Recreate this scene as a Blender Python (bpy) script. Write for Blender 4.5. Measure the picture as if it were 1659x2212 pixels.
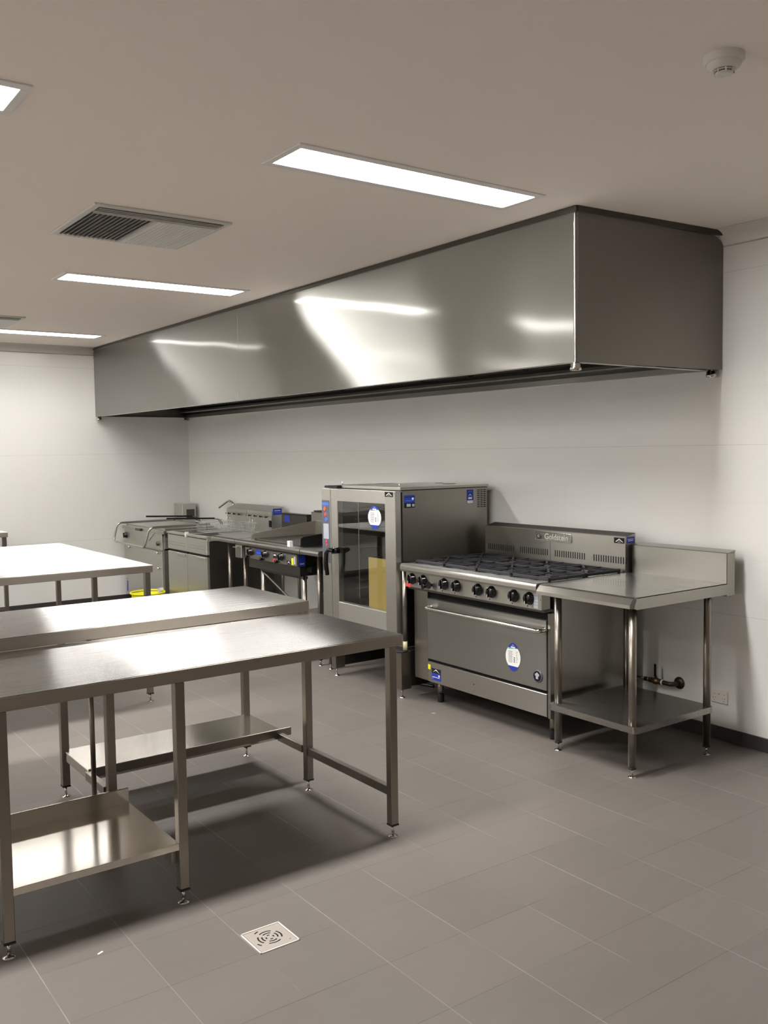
import bpy, bmesh, math, random
from mathutils import Vector, Matrix
random.seed(7)
for o in list(bpy.data.objects): bpy.data.objects.remove(o)
S = bpy.context.scene
COL = S.collection

# ------------------------------------------------------------------ camera
YAW, PIT, ROL, FPX, CAMH = math.radians(35.8636), math.radians(3.7418), math.radians(-0.7871), 2000.31, 1.70
fw = Vector((-math.cos(YAW)*math.cos(PIT), math.sin(YAW)*math.cos(PIT), -math.sin(PIT)))
rt = fw.cross(Vector((0, 0, 1))).normalized(); up = rt.cross(fw)
r2 = math.cos(ROL)*rt + math.sin(ROL)*up; u2 = -math.sin(ROL)*rt + math.cos(ROL)*up
cd = bpy.data.cameras.new('camera'); cam = bpy.data.objects.new('camera', cd); COL.objects.link(cam)
cd.sensor_fit = 'VERTICAL'; cd.sensor_height = 36.0; cd.lens = FPX*36.0/2212; cd.clip_start = .05
mw = Matrix.Identity(4)
for i, v in enumerate((r2, u2, -fw)):
    for k in range(3): mw[k][i] = v[k]
mw[2][3] = CAMH
cam.matrix_world = mw
S.camera = cam

# ------------------------------------------------------------------ world, exposure, light levels
W = bpy.data.worlds.new('world'); S.world = W; W.use_nodes = True
W.node_tree.nodes['Background'].inputs[0].default_value = (.9, .93, 1, 1)
W.node_tree.nodes['Background'].inputs[1].default_value = 0.02
S.view_settings.view_transform = 'Standard'; S.view_settings.look = 'None'
S.cycles.diffuse_bounces = 8; S.cycles.max_bounces = 14
S.view_settings.exposure = 0.34; S.view_settings.gamma = 1; S.view_settings.use_curve_mapping = False
LAMP = 47.0; LAMP_W = 18.0; LAMP_SPREAD = 140   # with the watts and beam spread of each lamp's tubes
# # radiance of the ceiling lamp diffusers
LAMP_COL = (1.0, .98, .955)

# room (metres): wall behind the cookers y=WY, far wall x=XL, ceiling z=CZ
WY, XL, CZ = 4.67, -10.47, 2.909
XR, YF = 2.6, -3.6

# ------------------------------------------------------------------ materials
def srgb(c):
    return tuple(((v/255)/12.92 if v/255 <= .04045 else ((v/255+.055)/1.055)**2.4) for v in c) + (1,)
def newmat(name):
    m = bpy.data.materials.new(name); m.use_nodes = True
    nt = m.node_tree; return m, nt, nt.nodes['Principled BSDF']
def plain(name, col, rough=.5, metal=0, emis=None, spec=.5, noise=.04):
    m, nt, b = newmat(name)
    b.inputs['Base Color'].default_value = srgb(col)
    b.inputs['Roughness'].default_value = rough; b.inputs['Metallic'].default_value = metal
    b.inputs['Specular IOR Level'].default_value = spec
    if noise:
        tc = nt.nodes.new('ShaderNodeTexCoord'); n = nt.nodes.new('ShaderNodeTexNoise'); n.inputs['Scale'].default_value = 40
        mr = nt.nodes.new('ShaderNodeMapRange'); mr.inputs[3].default_value = rough-noise; mr.inputs[4].default_value = rough+noise
        nt.links.new(tc.outputs['Object'], n.inputs['Vector']); nt.links.new(n.outputs['Fac'], mr.inputs[0])
        nt.links.new(mr.outputs[0], b.inputs['Roughness'])
    if emis:
        b.inputs['Emission Color'].default_value = (*emis[0], 1); b.inputs['Emission Strength'].default_value = emis[1]
    return m
def steel(name, grain, rough=.32, col=(160, 157, 150), aniso=.85, wave=.0, wavescale=1.5, brush=.2, coat=.1, ab=None, sharp=.17):
    """brushed stainless steel; grain = direction of the brushing in object space;
    ab = highlight widths across and along the grain"""
    m = bpy.data.materials.new(name); m.use_nodes = True; nt = m.node_tree; L = nt.links.new; N = nt.nodes.new
    for n in list(nt.nodes): nt.nodes.remove(n)
    asp = math.sqrt(1-.9*aniso)
    if ab is None: ab = (rough*rough/asp, rough*rough*asp)
    out = N('ShaderNodeOutputMaterial'); gl = N('ShaderNodeBsdfAnisotropic'); sh = N('ShaderNodeBsdfGlossy'); mix = N('ShaderNodeMixShader')
    mix.inputs[0].default_value = coat; L(gl.outputs[0], mix.inputs[1]); L(sh.outputs[0], mix.inputs[2]); L(mix.outputs[0], out.inputs[0])
    r = math.sqrt(ab[0]*ab[1]); gl.inputs['Anisotropy'].default_value = -(1-ab[1]/r)
    sh.inputs['Roughness'].default_value = sharp
    tc = N('ShaderNodeTexCoord')
    mp = N('ShaderNodeMapping'); mp.inputs['Scale'].default_value = tuple(2 if abs(g) > .5 else 160 for g in grain)
    L(tc.outputs['Object'], mp.inputs['Vector'])
    n = N('ShaderNodeTexNoise'); n.inputs['Scale'].default_value = 1; n.inputs['Detail'].default_value = 2
    L(mp.outputs[0], n.inputs['Vector'])
    mr = N('ShaderNodeMapRange'); mr.inputs[1].default_value = .3; mr.inputs[2].default_value = .7
    q = math.sqrt(r); mr.inputs[3].default_value = q*(1-brush*.3); mr.inputs[4].default_value = q*(1+brush*.3)
    L(n.outputs['Fac'], mr.inputs[0]); L(mr.outputs[0], gl.inputs['Roughness'])
    c = srgb(col); lw = N('ShaderNodeLayerWeight'); lw.inputs[0].default_value = .5; pw = N('ShaderNodeMath'); pw.operation = 'POWER'; pw.inputs[1].default_value = 5
    L(lw.outputs['Facing'], pw.inputs[0])
    cr = N('ShaderNodeMixRGB'); cr.inputs[1].default_value = c; cr.inputs[2].default_value = (1, 1, 1, 1); L(pw.outputs[0], cr.inputs[0])
    L(cr.outputs[0], gl.inputs['Color']); L(cr.outputs[0], sh.inputs['Color'])
    g = N('ShaderNodeVectorTransform'); g.vector_type = 'VECTOR'; g.convert_from = 'OBJECT'; g.convert_to = 'WORLD'
    g.inputs[0].default_value = (grain[0]+.013, grain[1]+.017, grain[2]+.011)
    geo = N('ShaderNodeNewGeometry'); cx = N('ShaderNodeVectorMath'); cx.operation = 'CROSS_PRODUCT'
    L(geo.outputs['Normal'], cx.inputs[0]); L(g.outputs[0], cx.inputs[1])
    nm = N('ShaderNodeVectorMath'); nm.operation = 'NORMALIZE'; L(cx.outputs[0], nm.inputs[0]); L(nm.outputs[0], gl.inputs['Tangent'])
    if wave:
        n3 = N('ShaderNodeTexNoise'); n3.inputs['Scale'].default_value = wavescale; n3.inputs['Detail'].default_value = 0
        L(tc.outputs['Object'], n3.inputs['Vector'])
        b2 = N('ShaderNodeBump'); b2.inputs['Strength'].default_value = 1; b2.inputs['Distance'].default_value = wave
        L(n3.outputs['Fac'], b2.inputs['Height']); L(b2.outputs[0], gl.inputs['Normal']); L(b2.outputs[0], sh.inputs['Normal'])
    return m

def grid_nodes(nt, axis, origin, pitch, half, wob=0):
    """1 near the joint lines of a grid across one world axis"""
    N = nt.nodes.new; L = nt.links.new
    tc = N('ShaderNodeTexCoord'); sp = N('ShaderNodeSeparateXYZ'); L(tc.outputs['Object'], sp.inputs[0])
    a = N('ShaderNodeMath'); a.operation = 'SUBTRACT'; L(sp.outputs[axis], a.inputs[0]); a.inputs[1].default_value = origin
    d = N('ShaderNodeMath'); d.operation = 'DIVIDE'; L(a.outputs[0], d.inputs[0]); d.inputs[1].default_value = pitch
    f = N('ShaderNodeMath'); f.operation = 'ROUND'; L(d.outputs[0], f.inputs[0])
    s = N('ShaderNodeMath'); s.operation = 'SUBTRACT'; L(d.outputs[0], s.inputs[0]); L(f.outputs[0], s.inputs[1])
    ab = N('ShaderNodeMath'); ab.operation = 'ABSOLUTE'; L(s.outputs[0], ab.inputs[0])
    lt = N('ShaderNodeMath'); lt.operation = 'LESS_THAN'; L(ab.outputs[0], lt.inputs[0]); lt.inputs[1].default_value = half/pitch
    fl = N('ShaderNodeMath'); fl.operation = 'FLOOR'; L(d.outputs[0], fl.inputs[0])
    return lt.outputs[0], fl.outputs[0], tc

def floor_mat():
    m, nt, b = newmat('grey_floor_tile'); N = nt.nodes.new; L = nt.links.new
    gx, fx, tc = grid_nodes(nt, 0, -2.10, .317, .0013)
    gy, fy, _ = grid_nodes(nt, 1, 1.424, .3195, .0017)
    cb = N('ShaderNodeCombineXYZ'); L(fx, cb.inputs[0]); L(fy, cb.inputs[1])
    wn = N('ShaderNodeTexWhiteNoise'); L(cb.outputs[0], wn.inputs['Vector'])
    mp = N('ShaderNodeMapping'); mp.inputs['Scale'].default_value = (26, 6, 1); mp.inputs['Rotation'].default_value = (0, 0, .5)
    ad = N('ShaderNodeVectorMath'); ad.operation = 'MULTIPLY_ADD'; ad.inputs[1].default_value = (5.3, 3.7, 0)
    L(cb.outputs[0], ad.inputs[0]); L(tc.outputs['Object'], ad.inputs[2]); L(ad.outputs[0], mp.inputs[0])
    n = N('ShaderNodeTexNoise'); n.inputs['Scale'].default_value = .7; n.inputs['Detail'].default_value = 6; n.inputs['Roughness'].default_value = .65
    L(mp.outputs[0], n.inputs['Vector'])
    n2 = N('ShaderNodeTexNoise'); n2.inputs['Scale'].default_value = 1.3; n2.inputs['Detail'].default_value = 5; L(tc.outputs['Object'], n2.inputs['Vector'])
    v1 = N('ShaderNodeMath'); v1.operation = 'MULTIPLY_ADD'; L(wn.outputs['Value'], v1.inputs[0]); v1.inputs[1].default_value = .10; v1.inputs[2].default_value = .86
    v2 = N('ShaderNodeMath'); v2.operation = 'MULTIPLY_ADD'; L(n.outputs['Fac'], v2.inputs[0]); v2.inputs[1].default_value = .16; L(v1.outputs[0], v2.inputs[2])
    v3 = N('ShaderNodeMath'); v3.operation = 'MULTIPLY_ADD'; L(n2.outputs['Fac'], v3.inputs[0]); v3.inputs[1].default_value = .14; L(v2.outputs[0], v3.inputs[2])
    vm = N('ShaderNodeVectorMath'); vm.operation = 'SCALE'; vm.inputs[0].default_value = srgb(FLOORC)[:3]; L(v3.outputs[0], vm.inputs['Scale'])
    # joints: patchy, pale along x, darker along y
    nj = N('ShaderNodeTexNoise'); nj.inputs['Scale'].default_value = 2.3; L(tc.outputs['Object'], nj.inputs['Vector'])
    rj = N('ShaderNodeMapRange'); rj.inputs[1].default_value = .38; rj.inputs[2].default_value = .62; L(nj.outputs['Fac'], rj.inputs[0])
    py = N('ShaderNodeMath'); py.operation = 'MULTIPLY'; L(gy, py.inputs[0]); L(rj.outputs[0], py.inputs[1])
    inv = N('ShaderNodeMath'); inv.operation = 'SUBTRACT'; inv.inputs[0].default_value = 1.15; L(rj.outputs[0], inv.inputs[1])
    px = N('ShaderNodeMath'); px.operation = 'MULTIPLY'; L(gx, px.inputs[0]); L(inv.outputs[0], px.inputs[1])
    m1 = N('ShaderNodeMixRGB'); L(px.outputs[0], m1.inputs[0]); L(vm.outputs[0], m1.inputs[1]); m1.inputs[2].default_value = srgb((78, 74, 71))
    m2 = N('ShaderNodeMixRGB'); L(py.outputs[0], m2.inputs[0]); L(m1.outputs[0], m2.inputs[1]); m2.inputs[2].default_value = srgb((150, 147, 143))
    L(m2.outputs[0], b.inputs['Base Color'])
    b.inputs['Roughness'].default_value = .42; b.inputs['Specular IOR Level'].default_value = .35
    bp = N('ShaderNodeBump'); bp.inputs['Strength'].default_value = .12; bp.inputs['Distance'].default_value = .002; L(n.outputs['Fac'], bp.inputs['Height']); L(bp.outputs[0], b.inputs['Normal'])
    return m
FLOORC = (108, 102, 97)

def wall_mat(name, axis, origin):
    m, nt, b = newmat(name); N = nt.nodes.new; L = nt.links.new
    g1, _, tc = grid_nodes(nt, 2, .742, .968, .0016)
    g2, _, _ = grid_nodes(nt, 2, .742, .3227, .0012)
    g3, _, _ = grid_nodes(nt, axis, origin, .634, .0012)
    a = N('ShaderNodeMath'); a.operation = 'MULTIPLY'; L(g1, a.inputs[0]); a.inputs[1].default_value = .17
    c = N('ShaderNodeMath'); c.operation = 'MULTIPLY_ADD'; L(g2, c.inputs[0]); c.inputs[1].default_value = .07; L(a.outputs[0], c.inputs[2])
    d = N('ShaderNodeMath'); d.operation = 'MULTIPLY_ADD'; L(g3, d.inputs[0]); d.inputs[1].default_value = .06; L(c.outputs[0], d.inputs[2])
    m1 = N('ShaderNodeMixRGB'); L(d.outputs[0], m1.inputs[0]); m1.inputs[1].default_value = srgb(WALLC); m1.inputs[2].default_value = srgb((90, 88, 86))
    L(m1.outputs[0], b.inputs['Base Color']); b.inputs['Roughness'].default_value = .22; b.inputs['Specular IOR Level'].default_value = .5
    n = N('ShaderNodeTexNoise'); n.inputs['Scale'].default_value = 1.1; L(tc.outputs['Object'], n.inputs['Vector'])
    bp = N('ShaderNodeBump'); bp.inputs['Strength'].default_value = .3; bp.inputs['Distance'].default_value = .01; L(n.outputs['Fac'], bp.inputs['Height']); L(bp.outputs[0], b.inputs['Normal'])
    return m
WALLC = (228, 227, 223)

def glass_mat():
    m = bpy.data.materials.new('oven_glass'); m.use_nodes = True; nt = m.node_tree
    for n in list(nt.nodes): nt.nodes.remove(n)
    o = nt.nodes.new('ShaderNodeOutputMaterial'); mx = nt.nodes.new('ShaderNodeMixShader'); t = nt.nodes.new('ShaderNodeBsdfTransparent')
    g = nt.nodes.new('ShaderNodeBsdfGlossy'); f0 = nt.nodes.new('ShaderNodeLayerWeight'); f1 = nt.nodes.new('ShaderNodeMath'); f1.operation = 'POWER'; f1.inputs[1].default_value = 3.5; f = nt.nodes.new('ShaderNodeMath'); f.operation = 'MULTIPLY_ADD'; f.inputs[1].default_value = .8; f.inputs[2].default_value = .05; f0.inputs[0].default_value = .5
    t.inputs[0].default_value = (.88, .90, .88, 1); g.inputs['Roughness'].default_value = .02; nt.links.new(f0.outputs['Facing'], f1.inputs[0]); nt.links.new(f1.outputs[0], f.inputs[0])
    nt.links.new(f.outputs[0], mx.inputs[0]); nt.links.new(t.outputs[0], mx.inputs[1]); nt.links.new(g.outputs[0], mx.inputs[2]); nt.links.new(mx.outputs[0], o.inputs[0])
    return m

M = dict(
    floor=floor_mat(), wallb=wall_mat('white_wall_panel_back', 0, -3.1), walll=wall_mat('white_wall_panel_side', 1, .2),
    plaster=plain('white_plaster', (250, 240, 232), .8, noise=0), coving=plain('white_coving', (232, 228, 222), .7, noise=0),
    base=plain('charcoal_skirting_tile', (52, 48, 48), .5),
    sx=steel('brushed_steel_lengthwise', (1, 0, 0)), sy=steel('brushed_steel_crosswise', (0, 1, 0)), sz=steel('brushed_steel_upright', (0, 0, 1)),
    hood=steel('hood_steel', (1, 0, 0), col=(154, 153, 148), wave=.0035, wavescale=2.2, brush=.03, coat=.13, ab=(.46, .02), sharp=.10),
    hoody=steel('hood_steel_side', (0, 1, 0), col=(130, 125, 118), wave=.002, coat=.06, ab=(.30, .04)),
    tops=steel('table_top_steel', (0, 1, 0), col=(97, 94, 87), wave=.0003, wavescale=1.2, brush=.05, coat=.16, ab=(.34, .016)),
    legs=steel('table_leg_steel', (0, 0, 1), .34, (142, 135, 126), .5),
    shelfs=steel('shelf_steel', (0, 1, 0), col=(208, 202, 192), coat=.4, ab=(.14, .012), sharp=.14), apron=steel('table_edge_steel', (0, 1, 0), col=(164, 155, 145), ab=(.2, .04)),
    dark=steel('dull_dark_steel', (1, 0, 0), .42, (88, 85, 80), .4),
    chrome=plain('polished_steel', (200, 196, 190), .12, 1, noise=.03),
    black=plain('black_enamel', (18, 18, 20), .4), iron=plain('cast_iron', (34, 34, 38), .55), gloss=plain('glossy_black_plastic', (8, 8, 9), .12, noise=.02),
    darkfill=plain('recess_shade_and_black_print', (10, 10, 10), .9, noise=0), blue=plain('blue_print', (28, 52, 160), .45), lblue=plain('light_blue_print', (70, 110, 200), .45),  # near-black paints the shade of slots and gaps, also black print
    navy=plain('navy_print', (20, 26, 70), .4), white=plain('white_print', (232, 232, 228), .5), green=plain('green_print', (60, 150, 130), .5),
    letter=plain('highlight_pale_metal', (215, 212, 205), .4, .5), red=plain('red_print', (225, 60, 66), .5), orange=plain('orange_print', (225, 95, 50), .5), yellow=plain('yellow_plastic', (226, 220, 24), .45),
    panelgrey=plain('grey_keypad', (84, 88, 100), .4), display=plain('display_glass', (170, 174, 182), .25),
    card=plain('brown_cardboard', (190, 160, 92), .85), brass=plain('tarnished_brass', (104, 82, 62), .42, .9),
    bronze=plain('dull_bronze', (82, 68, 58), .45, .8), outlet=plain('white_plastic', (224, 220, 212), .35),
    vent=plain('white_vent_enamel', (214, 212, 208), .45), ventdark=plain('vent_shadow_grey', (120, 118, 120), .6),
    lampframe=plain('white_lamp_trim', (235, 232, 230), .5), lamp2=plain('dimmed_lamp_diffuser', (255, 250, 240), .5, emis=(LAMP_COL, LAMP*.38), noise=0), lamp=plain('lamp_diffuser', (255, 255, 255), .5, emis=(LAMP_COL, LAMP), noise=0),  # second diffuser is dimmed to keep the far wall from overexposing
    glass=glass_mat(), bag=plain('white_bin_liner', (228, 228, 230), .4), basket=plain('basket_wire', (214, 216, 212), .35, .6),
    grease=plain('griddle_plate_steel', (105, 100, 94), .38, 1), splash=steel('dull_guard_steel', (0, 1, 0), .7, (160, 154, 144), .2, coat=0), bx=steel('bright_steel_lengthwise', (1, 0, 0), .46, (192, 191, 184), .6), mir=steel('bench_top_steel', (1, 0, 0), col=(146, 143, 137), coat=.4, ab=(.16, .03), sharp=.12), bz=steel('bright_steel_upright', (0, 0, 1), .42, (192, 191, 184), .6), door=steel('oven_door_steel', (1, 0, 0), .34, (138, 137, 132), .85),
    lid=steel('lid_steel', (0, 1, 0), .36, (185, 183, 172), .5),
)

# ------------------------------------------------------------------ mesh building
ORG = {}
class MB:
    """collects shapes in world coordinates and links them as ONE mesh object"""
    def __init__(s): s.v = []; s.f = []; s.m = []; s.sm = []; s.mats = []
    def mi(s, mat):
        mat = M[mat] if isinstance(mat, str) else mat
        if mat not in s.mats: s.mats.append(mat)
        return s.mats.index(mat)
    def add(s, vs, fs, mat, smooth=False):
        k = len(s.v); i = s.mi(mat); s.v += [tuple(v) for v in vs]
        for f in fs: s.f.append(tuple(k+a for a in f)); s.m.append(i); s.sm.append(smooth)
        return s
    def frombm(s, bm, mat, smooth=False):
        bm.verts.index_update()
        s.add([v.co.copy() for v in bm.verts], [[v.index for v in f.verts] for f in bm.faces], mat, smooth); bm.free(); return s
    def box(s, x0, x1, y0, y1, z0, z1, mat, bev=0, seg=1):
        bm = bmesh.new(); bmesh.ops.create_cube(bm, size=1)
        for v in bm.verts: v.co = Vector(((x0+x1)/2+v.co.x*abs(x1-x0), (y0+y1)/2+v.co.y*abs(y1-y0), (z0+z1)/2+v.co.z*abs(z1-z0)))
        if bev: bmesh.ops.bevel(bm, geom=bm.edges[:], offset=bev, segments=seg, affect='EDGES', profile=.5)
        return s.frombm(bm, mat)
    def prism(s, poly, axis, a0, a1, mat, smooth=False):
        """poly: 2D outline in the other two axes (order x,y,z without axis)"""
        def P(p, a):
            q = list(p); q.insert(axis, a); return q
        n = len(poly); vs = [P(p, a0) for p in poly]+[P(p, a1) for p in poly]
        fs = [list(range(n))[::-1], list(range(n, 2*n))]
        s.add(vs, fs, mat); k = len(s.v)-2*n; i = s.mi(mat)
        for j in range(n): s.f.append((k+j, k+(j+1) % n, k+n+(j+1) % n, k+n+j)); s.m.append(i); s.sm.append(smooth)
        return s
    def cyl(s, p0, p1, r, mat, seg=16, r2=None, smooth=True):
        p0 = Vector(p0); p1 = Vector(p1); d = (p1-p0).normalized(); r2 = r if r2 is None else r2
        a = d.orthogonal().normalized(); b = d.cross(a)
        vs = [p0+(a*math.cos(t)+b*math.sin(t))*r for t in [2*math.pi*i/seg for i in range(seg)]]
        vs += [p1+(a*math.cos(t)+b*math.sin(t))*r2 for t in [2*math.pi*i/seg for i in range(seg)]]
        s.add(vs, [list(range(seg))[::-1], list(range(seg, 2*seg))], mat)
        k = len(s.v)-2*seg; i = s.mi(mat)
        for j in range(seg): s.f.append((k+j, k+(j+1) % seg, k+seg+(j+1) % seg, k+seg+j)); s.m.append(i); s.sm.append(smooth)
        return s
    def tube(s, pts, r, mat, seg=10, fil=0, closed=False):
        P = [Vector(p) for p in pts]
        if fil:
            Q = []
            n = len(P)
            for i in range(n):
                if not closed and i in (0, n-1): Q.append(P[i]); continue
                a, b, c = P[i-1], P[i], P[(i+1) % n]
                u = (a-b); w = (c-b); t = min(fil, u.length*.45, w.length*.45)
                p, q = b+u.normalized()*t, b+w.normalized()*t
                for k in range(7):
                    x = k/6; Q.append(p*(1-x)**2+b*2*x*(1-x)+q*x*x)
            P = Q
        n = len(P); rings = []; a = None
        for i in range(n):
            if closed: d = (P[(i+1) % n]-P[i-1]).normalized()
            else: d = (P[min(i+1, n-1)]-P[max(i-1, 0)]).normalized()
            a = (d.orthogonal() if a is None else a-d*a.dot(d)).normalized(); b = d.cross(a)
            rings.append([P[i]+(a*math.cos(2*math.pi*j/seg)+b*math.sin(2*math.pi*j/seg))*r for j in range(seg)])
        vs = [v for rg in rings for v in rg]; fs = []
        for i in range(n if closed else n-1):
            for j in range(seg):
                i2 = (i+1) % n; fs.append((i*seg+j, i*seg+(j+1) % seg, i2*seg+(j+1) % seg, i2*seg+j))
        s.add(vs, fs, mat, True)
        if not closed: s.add(rings[0], [list(range(seg))[::-1]], mat); s.add(rings[-1], [list(range(seg))], mat)
        return s
    def lathe(s, prof, c, axis, mat, seg=24, smooth=True):
        """prof: (radius, height) pairs; axis: direction vector"""
        d = Vector(axis).normalized(); a = d.orthogonal().normalized(); b = d.cross(a); c = Vector(c)
        vs = []; n = len(prof)
        for r, h in prof:
            for j in range(seg):
                t = 2*math.pi*j/seg; vs.append(c+d*h+(a*math.cos(t)+b*math.sin(t))*max(r, .0001))
        fs = [(i*seg+j, i*seg+(j+1) % seg, (i+1)*seg+(j+1) % seg, (i+1)*seg+j) for i in range(n-1) for j in range(seg)]
        s.add(vs, fs, mat, smooth)
        s.add(vs[:seg], [list(range(seg))[::-1]], mat); s.add(vs[-seg:], [list(range(seg))], mat); return s
    def ellipse(s, c, u, v, ru, rv, nrm, th, mat, seg=28, a0=0, a1=2*math.pi):
        """thin plate bounded by an ellipse arc"""
        c = Vector(c); u = Vector(u); v = Vector(v); nrm = Vector(nrm)
        full = abs(a1-a0-2*math.pi) < 1e-6
        ts = [a0+(a1-a0)*i/(seg if full else seg-1) for i in range(seg)]
        o = [c+u*math.cos(t)*ru+v*math.sin(t)*rv for t in ts]; n = len(o)
        vs = o+[p+nrm*th for p in o]
        fs = [list(range(n))[::-1], list(range(n, 2*n))]+[(j, (j+1) % n, n+(j+1) % n, n+j) for j in range(n)]
        return s.add(vs, fs, mat)
    def text(s, txt, size, loc, right, upv, mat, depth=.0006, bold=False, align='CENTER'):
        cu = bpy.data.curves.new('t', 'FONT'); cu.body = txt; cu.size = size; cu.extrude = depth; cu.align_x = align; cu.align_y = 'CENTER'
        if bold: cu.offset = size*.012
        ob = bpy.data.objects.new('t', cu); COL.objects.link(ob); dg = bpy.context.evaluated_depsgraph_get(); dg.update()
        me = bpy.data.meshes.new_from_object(ob.evaluated_get(dg))
        R = Vector(right).normalized(); U = Vector(upv).normalized(); N_ = R.cross(U); loc = Vector(loc)
        s.add([loc+R*v.co.x+U*v.co.y+N_*v.co.z for v in me.vertices], [list(p.vertices) for p in me.polygons], mat)
        bpy.data.objects.remove(ob); bpy.data.curves.remove(cu); bpy.data.meshes.remove(me); return s
    def build(s, name, parent=None, label=None, cat=None, group=None, kind=None):
        lo = [min(v[k] for v in s.v) for k in range(3)]; hi = [max(v[k] for v in s.v) for k in range(3)]
        org = Vector(((lo[0]+hi[0])/2, (lo[1]+hi[1])/2, lo[2]))
        if kind == 'structure': org = Vector((0, 0, 0))
        me = bpy.data.meshes.new(name)
        me.from_pydata([tuple(Vector(v)-org) for v in s.v], [], s.f)
        for m_ in s.mats: me.materials.append(m_)
        me.polygons.foreach_set('material_index', s.m); me.polygons.foreach_set('use_smooth', s.sm); 
        bm = bmesh.new(); bm.from_mesh(me); bmesh.ops.recalc_face_normals(bm, faces=bm.faces[:]); bm.to_mesh(me); bm.free(); me.update()
        ob = bpy.data.objects.new(name, me); COL.objects.link(ob); ORG[ob.name] = org
        if parent: ob.parent = parent; ob.location = org-ORG[parent.name]
        else: ob.location = org
        if label: ob['label'] = label
        if cat: ob['category'] = cat
        if group: ob['group'] = group
        if kind: ob['kind'] = kind
        return ob
def thing(name, label, cat, loc, group=None):
    o = bpy.data.objects.new(name, None); COL.objects.link(o); o.location = loc; ORG[o.name] = Vector(loc); o.empty_display_size = .1
    o['label'] = label; o['category'] = cat
    if group: o['group'] = group
    return o
def dup(root, shift, label, parent=None):
    r = root.copy(); COL.objects.link(r); ORG[r.name] = ORG.get(root.name, Vector())+Vector(shift if parent is None else (0, 0, 0))
    if parent is None: r.location = root.location+Vector(shift); r['label'] = label
    else: r.parent = parent
    for ch in list(root.children): dup(ch, shift, None, r)
    return r
def swap(root, name, mat):
    for c in root.children:
        if c.type == 'LIGHT': c.data = c.data.copy(); c.data.energy *= .3
        if c.name.startswith(name): c.data = c.data.copy(); c.data.materials[0] = M[mat]

# ------------------------------------------------------------------ the room
MB().box(XL-.1, XR+.1, YF-.1, WY+.1, -.12, 0, 'floor').build('floor', kind='structure')
MB().box(XL-.1, XR+.1, YF-.1, WY+.1, CZ, CZ+.12, 'plaster').build('ceiling', kind='structure')
MB().box(XL-.1, XR+.1, WY, WY+.1, 0, CZ, 'wallb').build('wall_back', kind='structure')
MB().box(XL-.1, XL, YF-.1, WY, 0, CZ, 'walll').build('wall_left', kind='structure')
MB().box(XR, XR+.1, YF-.1, WY, 0, CZ, 'walll').build('wall_right', kind='structure')
MB().box(XL, XR, YF-.1, YF, 0, CZ, 'wallb').build('wall_front', kind='structure')
arc = [(WY-.088+.088*math.cos(t), CZ-.088+.088*math.sin(t)) for t in [math.pi/2*i/10 for i in range(11)]]
MB().prism([(WY, CZ)]+[(y, z) for y, z in arc[::-1]], 0, XL, XR, 'coving', True).build('trim_1', kind='structure')
arcl = [(XL+.088-.088*math.cos(t), CZ-.088+.088*math.sin(t)) for t in [math.pi/2*i/10 for i in range(11)]]
MB().prism([(XL, CZ)]+[(x, z) for x, z in arcl[::-1]], 1, YF, WY-.088, 'coving', True).build('trim_2', kind='structure')
MB().box(XL, XR, WY-.012, WY, 0, .079, 'base', .002).build('baseboard_back', kind='structure')
MB().box(XL, XL+.012, YF, WY-.012, 0, .079, 'base', .002).build('baseboard_left', kind='structure')

# ------------------------------------------------------------------ ceiling lamps
def lamp(x, y0, label):
    y1 = y0+1.36
    t = thing('ceiling_lamp', label, 'ceiling light', (x, (y0+y1)/2, CZ), 'recessed strip lamps in the ceiling')
    b = MB(); w = .158; e = .045
    for a in ((x-w, x-w+e, y0, y1), (x+w-e, x+w, y0, y1), (x-w+e, x+w-e, y0, y0+e*.7), (x-w+e, x+w-e, y1-e*.7, y1)): b.box(*a, CZ-.006, CZ, 'lampframe', .0015)
    b.build('lamp_frame', t)
    MB().box(x-w+e, x+w-e, y0+e*.7, y1-e*.7, CZ-.003, CZ-.001, 'lamp').build('diffuser', t)
    ld = bpy.data.lights.new('lamp_tubes', 'AREA'); ld.shape = 'RECTANGLE'; ld.size = 2*(w-e); ld.size_y = y1-y0-2*e*.7
    ld.energy = LAMP_W; ld.spread = math.radians(LAMP_SPREAD); ld.color = LAMP_COL
    lo = bpy.data.objects.new('lamp_tubes', ld); COL.objects.link(lo); lo.parent = t; lo.location = (0, 0, -.004)
    return t
lx = -3.34
l1 = lamp(lx, 1.92, 'largest strip lamp, white framed, before the near end of the hood')
dup(l1, (-3.04, .02, 0), 'strip lamp behind the square ceiling vent, seen whole')
swap(dup(l1, (-6.10, 0, 0), 'farthest strip lamp, cut by left edge, nearest the far wall'), 'diffuser', 'lamp2')
dup(l1, (0, -2.37, 0), 'strip lamp of which only a corner shows at the upper left edge')
dup(l1, (-3.04, -2.37, 0), 'strip lamp added outside the view to the left of the square vent')  # this and the next are unseen lamps added for the room's brightness
swap(dup(l1, (-6.10, -2.37, 0), 'strip lamp added outside the view by the far wall'), 'diffuser', 'lamp2')

dup(l1, (-3.04, -4.74, 0), 'strip lamp added outside the view, behind the camera by the middle row')  # unseen row added to brighten the ceiling and back wall by bounce
dup(l1, (-6.10, -4.74, 0), 'strip lamp added outside the view, behind the camera by the far row')
dup(l1, (0, -4.74, 0), 'strip lamp added outside the view, behind the camera by the near row')
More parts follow.
